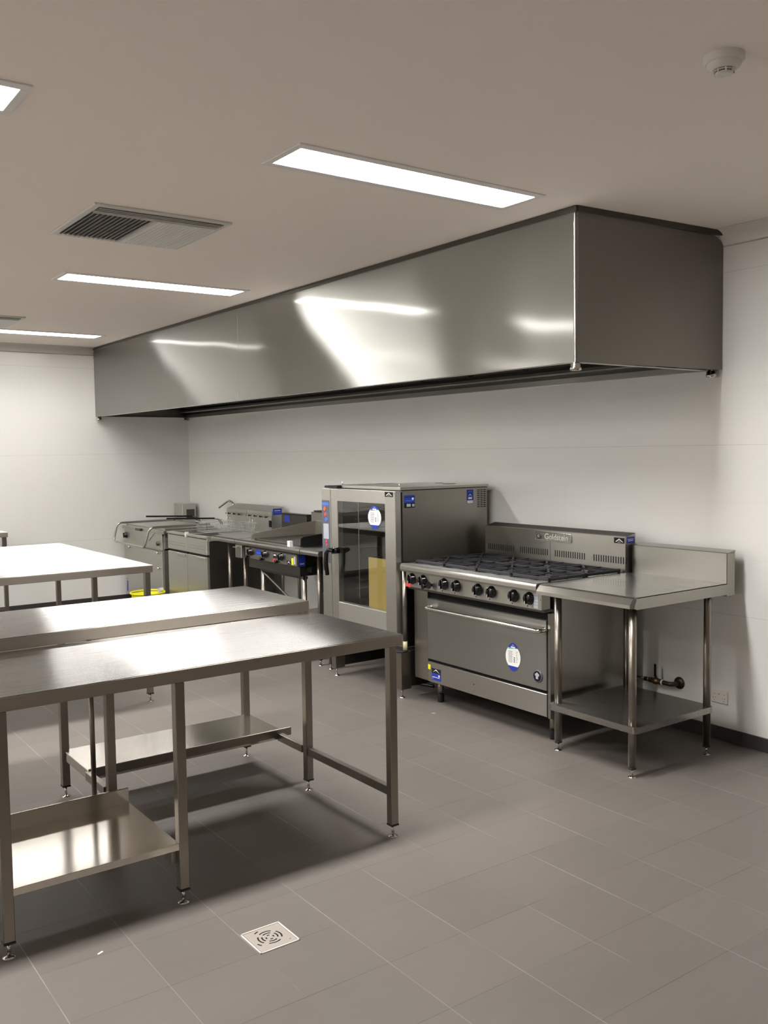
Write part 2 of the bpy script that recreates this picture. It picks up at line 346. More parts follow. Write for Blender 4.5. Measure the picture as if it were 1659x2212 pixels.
# ceiling vents
def vent():
    x0, x1, y0, y1 = -5.175, -4.46, 1.54, 2.27
    t = thing('ceiling_vent', 'square white ceiling vent with dark and pale halves of louvres between two lamps', 'air vent', (-4.82, 1.9, CZ), 'square ceiling vents')
    b = MB(); e = .035
    for a in ((x0, x1, y0, y0+e), (x0, x1, y1-e, y1), (x0, x0+e, y0+e, y1-e), (x1-e, x1, y0+e, y1-e)): b.box(*a, CZ-.012, CZ, 'vent', .003)
    b.build('vent_frame', t)
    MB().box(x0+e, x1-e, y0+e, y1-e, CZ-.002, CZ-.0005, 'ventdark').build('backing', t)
    xs = x1-e-.085; ym = (y0+y1)/2
    b = MB()
    for k in range(3):
        x = xs+.012+k*.027; b.prism([(x, CZ-.003), (x+.022, CZ-.020), (x+.024, CZ-.019), (x+.002, CZ-.002)], 1, y0+e, y1-e, 'vent')
    b.box(xs-.006, xs, y0+e, y1-e, CZ-.02, CZ-.002, 'vent')
    b.build('louvre_bank', t)
    for (a, c, sgn) in ((y0+e, ym-.004, -1), (ym+.004, y1-e, 1)):
        b = MB(); n = 13
        for k in range(n):
            y = a+(c-a)*(k+.5)/n; h = .010*sgn
            b.add([(x0+e, y-h, CZ-.002), (xs-.006, y-h, CZ-.002), (xs-.006, y+h, CZ-.022), (x0+e, y+h, CZ-.022),
                   (x0+e, y-h+.0015, CZ-.002), (xs-.006, y-h+.0015, CZ-.002), (xs-.006, y+h+.0015, CZ-.022), (x0+e, y+h+.0015, CZ-.022)],
                  [(0, 1, 2, 3), (7, 6, 5, 4), (0, 4, 5, 1), (3, 2, 6, 7), (0, 3, 7, 4), (1, 5, 6, 2)], 'vent')
        b.build('louvre_bank', t)
    MB().box(x0+e, xs-.006, ym-.004, ym+.004, CZ-.02, CZ-.002, 'vent').build('divider', t)
    return t
v1 = vent()
dup(v1, (-3.95, 0, 0), 'ceiling vent at the left edge, only its dark slot seen beside the farthest lamp')

# smoke detector
t = thing('smoke_detector', 'round white smoke detector on the ceiling at upper right', 'smoke detector', (-1.765, 2.60, CZ))
c = (-1.765, 2.60, CZ)
MB().lathe([(.062, 0), (.062, .016), (.055, .024)], c, (0, 0, -1), 'outlet', 36).build('mounting_base', t)
MB().lathe([(.052, .024), (.050, .034), (.036, .044)], c, (0, 0, -1), 'outlet', 36).build('housing', t)
b = MB().lathe([(.026, .044), (.026, .052)], c, (0, 0, -1), 'darkfill', 30)
b.lathe([(.031, .0465), (.032, .0495)], c, (0, 0, -1), 'outlet', 30); b.lathe([(.027, .052), (.0265, .057), (.020, .059)], c, (0, 0, -1), 'outlet', 30)
for k in range(8):
    a = k*math.pi/4; b.box(c[0]+.030*math.cos(a)-.002, c[0]+.030*math.cos(a)+.002, c[1]+.030*math.sin(a)-.002, c[1]+.030*math.sin(a)+.002, CZ-.056, CZ-.044, 'outlet')
b.build('sensor_cap', t)

# ------------------------------------------------------------------ extraction hood
HX0, HX1, HY, HZ = XL+.006, -3.236, 3.546, 2.137
t = thing('range_hood', 'long brushed steel extraction hood boxed against ceiling over the cookers', 'range hood', ((HX0+HX1)/2, 4.1, HZ))
q = MB()
hc = .018
prof = [(HX0, HY), (HX1-hc, HY)]+[(HX1-hc+hc*math.sin(a), HY+hc-hc*math.cos(a)) for a in [math.pi/2*i/8 for i in range(1, 9)]]
prof = prof+[(HX1-.002, HY+hc)]+[(HX1-hc+(hc-.002)*math.sin(a), HY+hc-(hc-.002)*math.cos(a)) for a in [math.pi/2*i/8 for i in range(7, -1, -1)]]+[(HX0, HY+.002)]
q.prism(prof, 2, HZ, CZ-.028, 'hood', False)
# weld seam of the sheets
q.build('front_panel', t)
b = MB()
for sx_ in (-6.925,): b.box(sx_-.0015, sx_+.0015, HY-.0008, HY+.001, HZ+.004, CZ-.03, 'sz')
b.build('seam', t)
def xskew(y): return HX1+(y-HY)/(WY-HY)*.075
yb = WY-.004
pp = [(HY+hc, HZ), (yb, HZ), (yb, CZ-.095)]+[(yb-.088+.088*math.cos(a), CZ-.095+.062*math.sin(a)) for a in [math.pi/2*i/8 for i in range(1, 9)]]+[(HY+hc, CZ-.033+.005)]
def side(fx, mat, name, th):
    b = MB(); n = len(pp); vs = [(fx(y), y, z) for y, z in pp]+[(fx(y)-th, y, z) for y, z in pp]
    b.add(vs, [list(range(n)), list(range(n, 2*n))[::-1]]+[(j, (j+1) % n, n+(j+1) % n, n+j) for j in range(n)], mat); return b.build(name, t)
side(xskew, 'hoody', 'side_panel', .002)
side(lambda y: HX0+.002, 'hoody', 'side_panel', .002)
# ceiling flange
b = MB(); b.box(HX0, HX1+.012, HY-.014, HY+.01, CZ-.030, CZ-.002, 'dark', .002)
b.add([(xskew(HY)-.01, HY, CZ-.030), (xskew(HY)+.014, HY, CZ-.030), (xskew(4.64)+.014, 4.64, CZ-.030), (xskew(4.58)-.01, 4.58, CZ-.030),
       (xskew(HY)-.01, HY, CZ-.002), (xskew(HY)+.014, HY, CZ-.002), (xskew(4.64)+.014, 4.64, CZ-.002), (xskew(4.58)-.01, 4.58, CZ-.002)],
      [(0, 1, 2, 3), (7, 6, 5, 4), (0, 4, 5, 1), (1, 5, 6, 2), (2, 6, 7, 3), (3, 7, 4, 0)], 'dark')
b.build('ceiling_flange', t)
# underside: perimeter gutter, inner roof, filters
b = MB()
b.box(HX0+.004, HX1-.004, HY+.003, HY+.05, HZ+.000, HZ+.003, 'hood'); b.box(HX0+.004, HX1-.004, HY+.048, HY+.05, HZ+.003, HZ+.030, 'hood')
b.box(HX0+.004, HX1+.05, WY-.055, WY-.006, HZ-.006, HZ-.003, 'hood'); b.box(HX0+.004, HX1+.05, WY-.057, WY-.055, HZ-.006, HZ+.030, 'hood')
b.box(HX1-.05, HX1-.004, HY+.05, WY-.057, HZ, HZ+.003, 'hood'); b.box(HX0+.004, HX0+.05, HY+.05, WY-.057, HZ, HZ+.003, 'hood')
b.build('gutter', t)
MB().box(HX0+.003, HX1-.003, WY-.006, WY-.003, HZ-.006, CZ-.095, 'dark').build('back_panel', t)
MB().box(HX0+.003, HX1-.003, HY+.003, WY-.095, CZ-.05, CZ-.045, 'dark').build('inner_roof', t)
nf = 12
for k in range(nf):
    a = HX0+.25+(HX1-.45-HX0)*k/nf; c2_ = a+(HX1-.45-HX0)/nf-.012
    b = MB(); b.prism([(4.54, HZ+.10), (4.56, HZ+.12), (4.08, HZ+.62), (4.06, HZ+.60)], 0, a, c2_, 'dark')
    for j in range(6):
        yy = 4.52-j*.08; zz = HZ+.115+j*.084; b.box(a+.02, c2_-.02, yy-.012, yy, zz-.014, zz-.002, 'dark')
    b.build('grease_filter', t)
MB().box(HX0+.1, HX1-.1, 4.52, 4.66, HZ+.055, HZ+.075, 'dark').build('drip_tray', t)
for (x, y) in ((HX1-.022, HY+.02), (HX1+.03, WY-.04), (HX0+.05, HY+.02), (HX0+.04, WY-.04)):
    MB().lathe([(.020, 0), (.020, .004), (.027, .006), (.027, .024), (.030, .026), (.030, .038), (.024, .042)], (x, y, HZ), (0, 0, -1), 'chrome', 24).build('drain_cup', t)

# ------------------------------------------------------------------ legs
def sq_leg(parent, x, y, ztop, w=.038, mat='legs', z0=.058):
    l = MB().box(x-w/2, x+w/2, y-w/2, y+w/2, z0, ztop, mat, .0022).build('leg', parent)
    foot(l, x, y, z0, w/2+.001, True)
    return l
def rd_leg(parent, x, y, ztop, r=.021, z0=.052, mat='legs'):
    l = MB().cyl((x, y, z0), (x, y, ztop), r, mat, 24).build('leg', parent)
    foot(l, x, y, z0, r+.001, False)
    return l
def foot(l, x, y, z0, r, sq):
    b = MB()
    if sq: b.box(x-r, x+r, y-r, y+r, z0-.008, z0, 'black', .001)
    else: b.cyl((x, y, z0-.008), (x, y, z0), r, 'black', 20)
    b.cyl((x, y, .006), (x, y, z0-.008), .006, 'chrome', 12)
    b.lathe([(.022, 0), (.022, .002), (.008, .0045), (.0062, .006)], (x, y, 0), (0, 0, 1), 'chrome', 20)
    b.build('foot', l)

# ------------------------------------------------------------------ tables
def top(parent, x0, x1, y0, y1, z, th=.05, mat='tops'):
    b = MB().box(x0, x1, y0, y1, z-th, z-.0012, 'apron', .002); b.box(x0+.001, x1-.001, y0+.001, y1-.001, z-.003, z, mat, .001); return b.build('table_top', parent)
# near table
t = thing('prep_table', 'nearest long stainless prep table with box-section legs and half-width low shelf', 'table', (-3.58, 1.05, 0), 'stainless prep tables')
top(t, -3.965, -3.21, -.30, 2.41, .90)
for (x, y) in ((-3.23, 2.36), (-3.23, 1.37), (-3.23, .735), (-3.23, -.25), (-3.946, 2.36), (-3.946, 1.352), (-3.946, -.25)): sq_leg(t, x, y, .85)
MB().box(-3.927, -3.249, 2.346, 2.374, .182, .222, 'legs', .002).build('rail', t)
b = MB().box(-3.74, -3.212, .75, 1.352, .212, .240, 'shelfs', .002); b.box(-3.744, -3.732, .75, 1.352, .212, .302, 'shelfs', .002)
b.build('shelf', t)
MB().box(-3.30, -3.24, 1.33, 1.352, .155, .212, 'legs', .002).build('shelf_bracket', t)
# raised table behind
t = thing('prep_table', 'slightly higher stainless prep table butted behind the nearest one, its low shelf lipped', 'table', (-4.3, 1.05, 0), 'stainless prep tables')
top(t, -4.665, -3.968, -.30, 2.395, .955, .053)
for (x, y) in ((-4.62, 2.36), (-4.62, 1.352), (-4.62, -.25)): sq_leg(t, x, y, .909)
rd_leg(t, -3.99, 1.29, .909, .011)
b = MB().box(-4.62, -4.236, 1.345, 2.375, .188, .236, 'shelfs', .002); b.box(-4.240, -4.232, 1.345, 2.43, .20, .243, 'legs', .002)
b.build('shelf', t)
MB().box(-4.236, -3.985, 2.346, 2.374, .182, .222, 'legs', .002).build('rail', t)
MB().box(-4.236, -3.985, 1.330, 1.358, .195, .235, 'legs', .002).build('rail', t)
MB().box(-4.60, -3.985, .735, .760, .80, .84, 'legs', .002).build('rail', t)
# far island
t = thing('prep_table', 'wide stainless island table beyond the two joined tables', 'table', (-7.1, 1.05, 0), 'stainless prep tables')
top(t, -8.15, -6.05, -.60, 2.41, .945)
for (x, y) in ((-6.075, 2.375), (-7.17, 2.375), (-8.12, 2.375), (-6.075, -.55), (-7.17, -.55), (-8.12, -.55)): sq_leg(t, x, y, .895)
# wall table
t = thing('prep_table', 'stainless table against the far wall, only its corner seen at left edge', 'table', (-10.0, 1.2, 0), 'stainless prep tables')
top(t, XL+.03, -9.70, -.3, 2.36, .945)
for (x, y) in ((-9.73, 2.33), (-10.4, 2.33), (-9.73, -.25), (-10.4, -.25)): sq_leg(t, x, y, .895)
MB().box(-9.74, -9.70, -.3, 2.31, .16, .20, 'legs', .002).build('rail', t)

# ------------------------------------------------------------------ bench beside the range
t = thing('infill_bench', 'small stainless bench with splashback and low shelf, right of the big range', 'bench', (-3.35, 4.15, 0))
x0, x1, yf, yb_ = -3.690, -3.02, 3.755, 4.525
zt = .942
b = MB()
b.box(x0, x1, yf, yb_, zt-.004, zt, 'mir')
b.prism([(yf, zt), (yf-.012, zt-.006), (yf-.040, zt-.036), (yf-.040, zt-.055), (yf-.036, zt-.055), (yf-.036, zt-.038), (yf-.010, zt-.010), (yf, zt-.004)], 0, x0, x1-.012, 'sx')
b.add([(x1-.012, yf, zt), (x1-.012, yf-.040, zt-.036), (x1-.012, yf-.040, zt-.055), (x1, yf, zt), (x1, yf-.02, zt-.055), (x1, yf, zt-.06), (x1-.012, yf, zt-.06)],
      [(0, 1, 3), (1, 2, 4, 3), (3, 4, 5)], 'sx')
b.box(x1-.002, x1, yf, yb_, zt-.062, zt, 'sy'); b.box(x0, x0+.002, yf, yb_, zt-.05, zt, 'sy')
b.build('bench_top', t)
b = MB(); b.box(x0+.012, x1-.002, yb_, 4.602, .868, 1.112, 'sx', .003)
b.prism([(yb_, 1.112), (4.602, 1.112), (4.602, 1.124), (yb_+.05, 1.120)], 0, x0+.012, x1-.002, 'sx')
b.build('splashback', t)
for (x, y) in ((-3.062, 3.775), (-3.603, 3.80), (-3.045, 4.385), (-3.60, 4.385)): rd_leg(t, x, y, zt-.06, .0205)
def rrect(x0, x1, y0, y1, r, n=6):
    pts = []
    for cx, cy, a in ((x1-r, y1-r, 0), (x0+r, y1-r, 90), (x0+r, y0+r, 180), (x1-r, y0+r, 270)):
        pts += [(cx+r*math.cos(math.radians(a+90*i/n)), cy+r*math.sin(math.radians(a+90*i/n))) for i in range(n+1)]
    return pts
MB().prism(rrect(-3.632, -3.018, 3.745, 4.413, .028), 2, .238, .272, 'mir').build('shelf', t)

# ------------------------------------------------------------------ stickers
XR_, ZU, NY = (1, 0, 0), (0, 0, 1), (0, -1, 0)
def oval_sticker(parent, x, y, z, rx, rz):
    b = MB(); c = (x, y, z)
    b.ellipse(c, (1, 0, 0), (0, 0, 1), rx*.86, rz, (0, -1, 0), .0006, 'blue')
    pts = []
    for i in range(20):
        a = -math.pi*.285+i/19*math.pi*.57; pts.append((x+rx*math.cos(a), z+rz*.82*math.sin(a)))
    for i in range(20):
        a = math.pi*.715+i/19*math.pi*.57; pts.append((x+rx*math.cos(a), z+rz*.82*math.sin(a)))
    n = len(pts); b.add([(p[0], y-.0008, p[1]) for p in pts], [list(range(n))[::-1]], 'white')
    zt_ = z+rz*.60
    b.add([(x-rx*.62, y-.001, zt_-rz*.06), (x+rx*.62, y-.001, zt_+rz*.05), (x+rx*.62, y-.001, zt_+rz*.10), (x-rx*.62, y-.001, zt_+rz*.01)], [(0, 1, 2, 3)], 'green')
    for i in range(9):
        zz = z+rz*(.36-i*.095); w = rx*(.50+.12*random.random()); b.box(x-rx*.62, x-rx*.62+w, y-.0012, y-.0009, zz, zz+rz*.03, 'panelgrey')
    for i in range(7):
        zz = z+rz*(.40-i*.12); b.box(x+rx*.40, x+rx*(.55+.15*random.random()), y-.0012, y-.0009, zz, zz+rz*.03, 'panelgrey')
    for i in range(4):
        zz = z-rz*(.0+i*.10); b.box(x+rx*.10, x+rx*.24, y-.0012, y-.0009, zz-rz*.06, zz, 'darkfill')
    b.box(x-rx*.28, x+rx*.28, y-.0011, y-.0008, z+rz*.64, z+rz*.74, 'white')
    b.prism([(x-rx*.2, z+rz*.80), (x, z+rz*.88), (x+rx*.2, z+rz*.80), (x, z+rz*.84)], 1, y-.001, y-.0008, 'white')
    return b.build('oval_sticker', parent, 'oval sticker, white with blue ends')
def peak_badge(parent, x0, x1, y, z0, z1):
    b = MB().box(x0, x1, y-.001, y, z0, z1, 'navy'.replace('navy', 'darkfill')); w = x1-x0; h = z1-z0
    X = lambda u: x0+u*w; Z = lambda u: z0+u*h
    b.prism([(X(.12), Z(.25)), (X(.5), Z(.85)), (X(.9), Z(.2)), (X(.78), Z(.24)), (X(.5), Z(.68)), (X(.24), Z(.25))], 1, y-.0016, y-.001, 'white')
    b.prism([(X(.36), Z(.36)), (X(.5), Z(.48)), (X(.66), Z(.34)), (X(.5), Z(.42))], 1, y-.0016, y-.001, 'white')
    b.box(X(.35), X(.65), y-.0016, y-.001, Z(.14), Z(.22), 'display')
    return b.build('peak_badge', parent, 'black badge with a white peak')

# ------------------------------------------------------------------ the range
t = thing('gas_range', 'wide stainless eight-burner gas range with oven below, beside the small bench', 'stove', (-4.33, 4.15, 0))
X0, X1, FY = -4.975, -3.70, 3.84
b = MB()
b.box(X0, X1, FY+.04, 4.57, .152, .895, 'sz')
b.box(X0, -4.829, FY, FY+.04, .152, .76, 'sz', .003)
b.box(-3.722, X1, FY, FY+.04, .145, .76, 'sz', .002)
b.box(-4.829, -3.722, FY+.02, FY+.04, .152, .78, 'darkfill')  # black sheet paints the shade in the gaps around the door
b.build('carcass', t)
d = MB().box(-4.824, -3.727, FY-.006, FY+.018, .306, .716, 'door', .003).build('oven_door', t)
hz = .660
b = MB().tube([(-4.785, FY-.004, hz), (-4.782, FY-.058, hz), (-3.738, FY-.058, hz), (-3.735, FY-.004, hz)], .0125, 'chrome', 16, fil=.035)
b.cyl((-4.785, FY-.006, hz), (-4.785, FY-.012, hz), .019, 'chrome', 20); b.cyl((-3.745, FY-.006, hz), (-3.745, FY-.012, hz), .019, 'chrome', 20)
b.build('handle', d)
oval_sticker(d, -4.0, FY-.007, .458, .064, .086)
b = MB().lathe([(.037, 0), (.037, .004), (.034, .006)], (-3.795, FY-.006, .381), NY, 'panelgrey', 32)
b.lathe([(.030, .0061), (.030, .007)], (-3.795, FY-.006, .381), NY, 'gloss', 32)
for dx, dz, r in ((-.010, .008, .008), (0, .013, .009), (.010, .008, .008)): b.lathe([(r, .0071), (r*.8, .0082)], (-3.795+dx, FY-.006, .381+dz), NY, 'display', 14)
b.box(-3.804, -3.786, FY-.0142, FY-.0132, .365, .388, 'display')
b.build('emblem', d, 'round badge with chef hat')
k_ = MB().box(-4.824, -3.727, FY-.004, FY+.018, .152, .286, 'sx', .002)
k_.cyl((-4.36, FY-.006, .22), (-4.36, FY-.004, .22), .004, 'darkfill', 10)
k_ = k_.build('kick_panel', t)
b = MB().box(-4.822, -4.795, FY-.006, FY-.005, .235, .268, 'yellow'); b.build('yellow_sticker', k_)
b = MB().box(-4.783, -4.690, FY-.0056, FY-.0045, .172, .250, 'blue'); b.box(-4.783, -4.690, FY-.006, FY-.0056, .218, .250, 'darkfill')
b.prism([(-4.770, .224), (-4.737, .246), (-4.700, .222), (-4.737, .239)], 1, FY-.0065, FY-.006, 'white')
b.cyl((-4.706, FY-.0056, .205), (-4.706, FY-.0062, .205), .008, 'white', 12); b.box(-4.775, -4.70, FY-.006, FY-.0056, .190, .194, 'white'); b.box(-4.783, -4.762, FY-.006, FY-.0056, .178, .19, 'lblue')
b.build('service_sticker', k_, 'blue and black service sticker')
# control panel with eight knobs
PY = 3.783
b = MB().box(-4.99, -3.712, PY, PY+.07, .782, .892, 'sx', .003); b.box(-4.975, X1, PY+.006, PY+.08, .770, .783, 'dark')
b.box(-4.738, -4.655, PY-.0012, PY, .795, .875, 'sx', 0); b.box(-3.775, -3.74, PY-.0015, PY, .792, .880, 'display')
for i in range(4): b.box(-3.774, -3.741, PY-.002, PY-.0015, .808+i*.018, .809+i*.018, 'darkfill')
b.cyl((-3.722, PY-.002, .842), (-3.722, PY, .842), .004, 'chrome', 10)
for x in (-4.600, -4.476, -4.272, -4.148, -3.954, -3.826): b.box(x-.0015, x+.0015, PY-.001, PY, .790, .800, 'darkfill'); b.cyl((x, PY-.001, .7965), (x, PY, .7965), .004, 'darkfill', 8)
cp = b.build('control_panel', t)
def knob(parent, x, y, z, r=.035):
    b = MB().lathe([(r*1.08, 0), (r*1.08, .004), (r*.92, .006), (r*.86, .026), (r*.70, .031), (r*.30, .033)], (x, y, z), NY, 'gloss', 28)
    b.box(x-.005, x+.005, y-.040, y-.028, z-r*.82, z+r*.82, 'gloss', .002)
    b.box(x-.001, x+.001, y-.0408, y-.0398, z-r*.75, z-r*.3, 'white')
    return b.build('knob', parent)
for x in (-4.937, -4.818, -4.600, -4.476, -4.272, -4.148, -3.954, -3.826): knob(cp, x*.9957, PY, .842)
MB().lathe([(.015, 0), (.013, .010), (.020, .022), (.012, .026)], (-4.778, PY, .807), NY, 'gloss', 20).build('igniter_button', cp)
MB().lathe([(.010, 0), (.012, .015), (.024, .024), (.022, .028)], (-4.708, PY, .822), NY, 'gloss', 20).build('igniter_button', cp)
b = MB().box(-4.992, -4.935, PY-.0012, PY-.0002, .782, .806, 'red')
for i in range(3): b.box(-4.987, -4.942, PY-.0016, PY-.0012, .786+i*.006, .788+i*.006, 'orange')
b.build('red_label', cp)
# nose and hob
prof = []
for a in range(9): prof.append((3.772-.022*math.sin(math.pi*a/16)-.0, .918+.022*math.cos(math.pi*a/16)))
prof = [(4.478, .936), (3.80, .938)]+prof+[(3.750, .900), (3.756, .888), (3.80, .888), (4.478, .888)]
MB().prism(prof, 0, -5.012, -3.727, 'sx', False).build('hob_top', t)
GX0, GX1, GY0, GY1, GZ = -4.972, -3.712, 3.845, 4.470, .962
gw = (GX1-GX0)/4; gh = (GY1-GY0)/2
for i in range(4):
    for j in range(2):
        x0 = GX0+i*gw+.003; x1 = x0+gw-.006; y0 = GY0+j*gh+.003; y1 = y0+gh-.006; cx = (x0+x1)/2; cy = (y0+y1)/2
        b = MB(); w = .006
        for (a0, a1, c0, c1) in ((x0, x1, y0, y0+2*w), (x0, x1, y1-2*w, y1), (x0, x0+2*w, y0, y1), (x1-2*w, x1, y0, y1)): b.box(a0, a1, c0, c1, GZ-.018, GZ, 'iron', .003)
        def bar(p, q, w=.0055, z0=GZ-.02, z1=GZ+.002):
            p = Vector(p); q = Vector(q); d_ = (q-p).normalized(); n_ = Vector((-d_.y, d_.x))*w
            c4 = [p+n_, q+n_, q-n_, p-n_]; b.add([(v.x, v.y, z0) for v in c4]+[(v.x, v.y, z1) for v in c4], [(3, 2, 1, 0), (4, 5, 6, 7), (0, 1, 5, 4), (1, 2, 6, 5), (2, 3, 7, 6), (3, 0, 4, 7)], 'iron')
        for k in range(8):
            a = k*math.pi/4+math.pi/8*0; dx, dy = math.cos(a), math.sin(a)
            R = min((x1-x0)/2/max(abs(dx), 1e-6), (y1-y0)/2/max(abs(dy), 1e-6))-.004
            bar((cx+dx*.034, cy+dy*.034), (cx+dx*R, cy+dy*R), .0058 if k % 2 == 0 else .007)
        b.tube([(cx+.082*math.cos(a), cy+.082*math.sin(a), GZ-.010) for a in [math.pi*2*k/20 for k in range(20)]], .0065, 'iron', 8, closed=True)
        for (px, py) in ((x0+.008, y0+.008), (x1-.008, y0+.008), (x0+.008, y1-.008), (x1-.008, y1-.008)): b.cyl((px, py, .937), (px, py, GZ-.005), .008, 'iron', 8)
        b.build('trivet', t)
        MB().lathe([(.062, 0), (.060, .004), (.040, .006), (.038, .012), (.030, .016)], (cx, cy, .936), (0, 0, 1), 'black', 24).build('burner', t)
# splashback with slots, grille and raised plate
SY = 4.482
b = MB(); b.prism([(SY, .936), (SY, 1.158), (SY+.004, 1.160), (4.575, 1.180), (4.575, .60), (4.55, .60), (4.55, .936)], 0, -4.958, -3.693, 'sx')
for g0 in (-4.925, -4.603, -4.278, -3.945):
    for i in range(14): b.box(g0+i*.0195, g0+i*.0195+.0075, SY-.0006, SY+.002, .992, 1.034, 'darkfill')  # flush black boxes carry the shade of the slots in their colour
for i in range(84):
    x = -4.945+i*.015
    b.prism([(SY+.010, 1.1612), (SY+.086, 1.1785), (SY+.086, 1.1792), (SY+.010, 1.1619)], 0, x, x+.0085, 'darkfill')
b.box(-4.32, -4.318, SY-.0006, SY, .96, 1.157, 'dark')
sp = b.build('splashback', t)
b = MB(); lx0, lx1, lz0, lz1 = -4.452, -4.128, 1.092, 1.146
pts = [(p[0], p[1]) for p in rrect(lx0, lx1, lz0, lz1, .010)]
b.prism(pts, 1, SY-.002, SY, 'door')
b.tube([(p[0], SY-.002, p[1]) for p in pts], .0022, 'chrome', 8, closed=True)
b.text('Goldstein', .054, (-4.262, SY-.0025, 1.118), XR_, ZU, 'letter', .0022, True)  # pale letter colour stands in for bright highlights on the lettering
b.lathe([(.021, 0), (.020, .004)], (-4.420, SY-.002, 1.119), NY, 'chrome', 28); b.lathe([(.0135, .0041), (.0130, .0046)], (-4.420, SY-.002, 1.119), NY, 'dark', 24)
b.text('G', .024, (-4.420, SY-.0068, 1.119), XR_, ZU, 'letter', .001, True)
b.build('name_plate', sp, 'raised plate reading Goldstein')
peak_badge(sp, -3.780, -3.700, SY-.0005, 1.118, 1.152)
MB().box(-3.693, -3.6922, SY+.012, SY+.085, 1.118, 1.158, 'blue').box(-3.6922, -3.6918, SY+.025, SY+.07, 1.132, 1.136, 'white').box(-3.6922, -3.6918, SY+.02, SY+.075, 1.142, 1.145, 'white').build('blue_sticker', sp)
for (x, y) in ((-4.80, 3.925), (-3.76, 3.925), (-4.80, 4.48), (-3.76, 4.48)):
    l = MB().cyl((x, y, .055), (x, y, .152), .021, 'legs', 20).build('leg', t)
    MB().lathe([(.022, .055), (.024, .05), (.021, .0)], (x, y, 0), (0, 0, 1), 'black', 20).build('foot', l)

# ------------------------------------------------------------------ combi oven
oven = t = thing('combi_oven', 'tall stainless combi oven with glass door, left of the range', 'oven', (-5.52, 4.2, 0))
OX0, OX1, OY0, OY1, OZ0, OZ1 = -5.985, -5.055, 3.80, 4.59, .43, 1.430
b = MB()
b.box(OX0, -5.80, OY0, OY1, OZ0, OZ1, 'sy'); b.box(-5.13, OX1, OY0+.004, OY1, .345, OZ1, 'sy', .002)
b.box(-5.80, -5.13, 4.40, OY1, OZ0, OZ1, 'sx'); b.box(-5.80, -5.13, OY0, 4.40, OZ1-.07, OZ1, 'sx'); b.box(-5.80, -5.13, OY0, 4.40, OZ0, OZ0+.10, 'sx')
b.box(-5.80, -5.795, OY0+.002, 4.40, OZ0+.10, OZ1-.07, 'dark'); b.box(-5.135, -5.13, OY0+.002, 4.40, OZ0+.10, OZ1-.07, 'dark'); b.box(-5.80, -5.13, 4.39, 4.40, OZ0+.1, OZ1-.07, 'dark')
b.box(-5.13, OX1+.001, OY0-.004, OY0+.010, .44, OZ1-.01, 'darkfill')  # black box painted in as the dark gap behind the door edge
body = b.build('body', t)
b = MB()
for i in range(10):
    for j in range(3): b.box(OX1, OX1+.0006, 4.492+j*.030, 4.516+j*.030, 1.286+i*.0135, 1.292+i*.0135, 'darkfill')
b.build('vent_slots', body)
def side_sticker(y0, y1, z0, z1, name, kind):
    x = OX1; b = MB().box(x, x+.0008, y0, y1, z0, z1, 'blue')
    if kind == 1:
        b.box(x+.0008, x+.0012, y0, y1, z0, z0+.035, 'darkfill'); b.box(x+.0008, x+.0012, y0, y1, z1-.016, z1-.010, 'navy')
        b.box(x+.0012, x+.0016, y0+.02, y0+.055, z0+.008, z0+.028, 'display'); b.box(x+.0012, x+.0016, y0+.068, y0+.088, z0+.008, z0+.026, 'display')
        b.cyl((x+.0008, y1-.018, z1-.026), (x+.0013, y1-.018, z1-.026), .009, 'white', 12); b.box(x+.0008, x+.0012, y0+.01, y1-.01, z0+.048, z0+.053, 'lblue')
    else:
        b.box(x+.0008, x+.0012, y0+.004, y1-.004, z0+.003, z0+.024, 'white'); b.box(x+.0008, x+.0012, y0+.014, y1-.014, z0+.034, z0+.048, 'white')
        b.add([(x+.001, y0+.012, z1-.050), (x+.001, (y0+y1)/2, z1-.030), (x+.001, y1-.012, z1-.050), (x+.001, (y0+y1)/2, z1-.037)], [(0, 1, 2, 3)], 'white'); b.box(x+.0008, x+.0012, y0+.01, y1-.01, z1-.016, z1-.010, 'lblue')
    b.build(name, body)
side_sticker(3.826, 3.918, 1.310, 1.398, 'service_sticker', 1)
side_sticker(4.392, 4.455, 1.314, 1.416, 'blue_sticker', 2)
b = MB().box(-5.775, OX1+.008, OY0-.012, OY1+.008, OZ1+.004, OZ1+.022, 'lid', .002); b.box(-5.76, OX1, OY0, OY1, OZ1-.002, OZ1+.004, 'black')
b.cyl((-5.772, OY0-.006, OZ1+.02), (-5.772, OY0-.006, OZ1+.050), .003, 'chrome', 8); b.cyl((-5.10, OY0+.02, OZ1+.02), (-5.10, OY0+.02, OZ1+.045), .003, 'chrome', 8)
lid = b.build('lid', t)
MB().cyl((-5.32, 4.45, OZ1+.02), (-5.32, 4.45, OZ1+.024), .05, 'black', 24).build('vent_cap', lid)
MB().cyl((-5.50, 4.50, OZ1+.02), (-5.50, 4.50, OZ1+.024), .035, 'black', 24).build('vent_cap', lid)
MB().box(-5.965, -5.79, OY0-.045, OY1-.2, OZ1+.002, OZ1+.018, 'black', .003).build('top_cover', t)
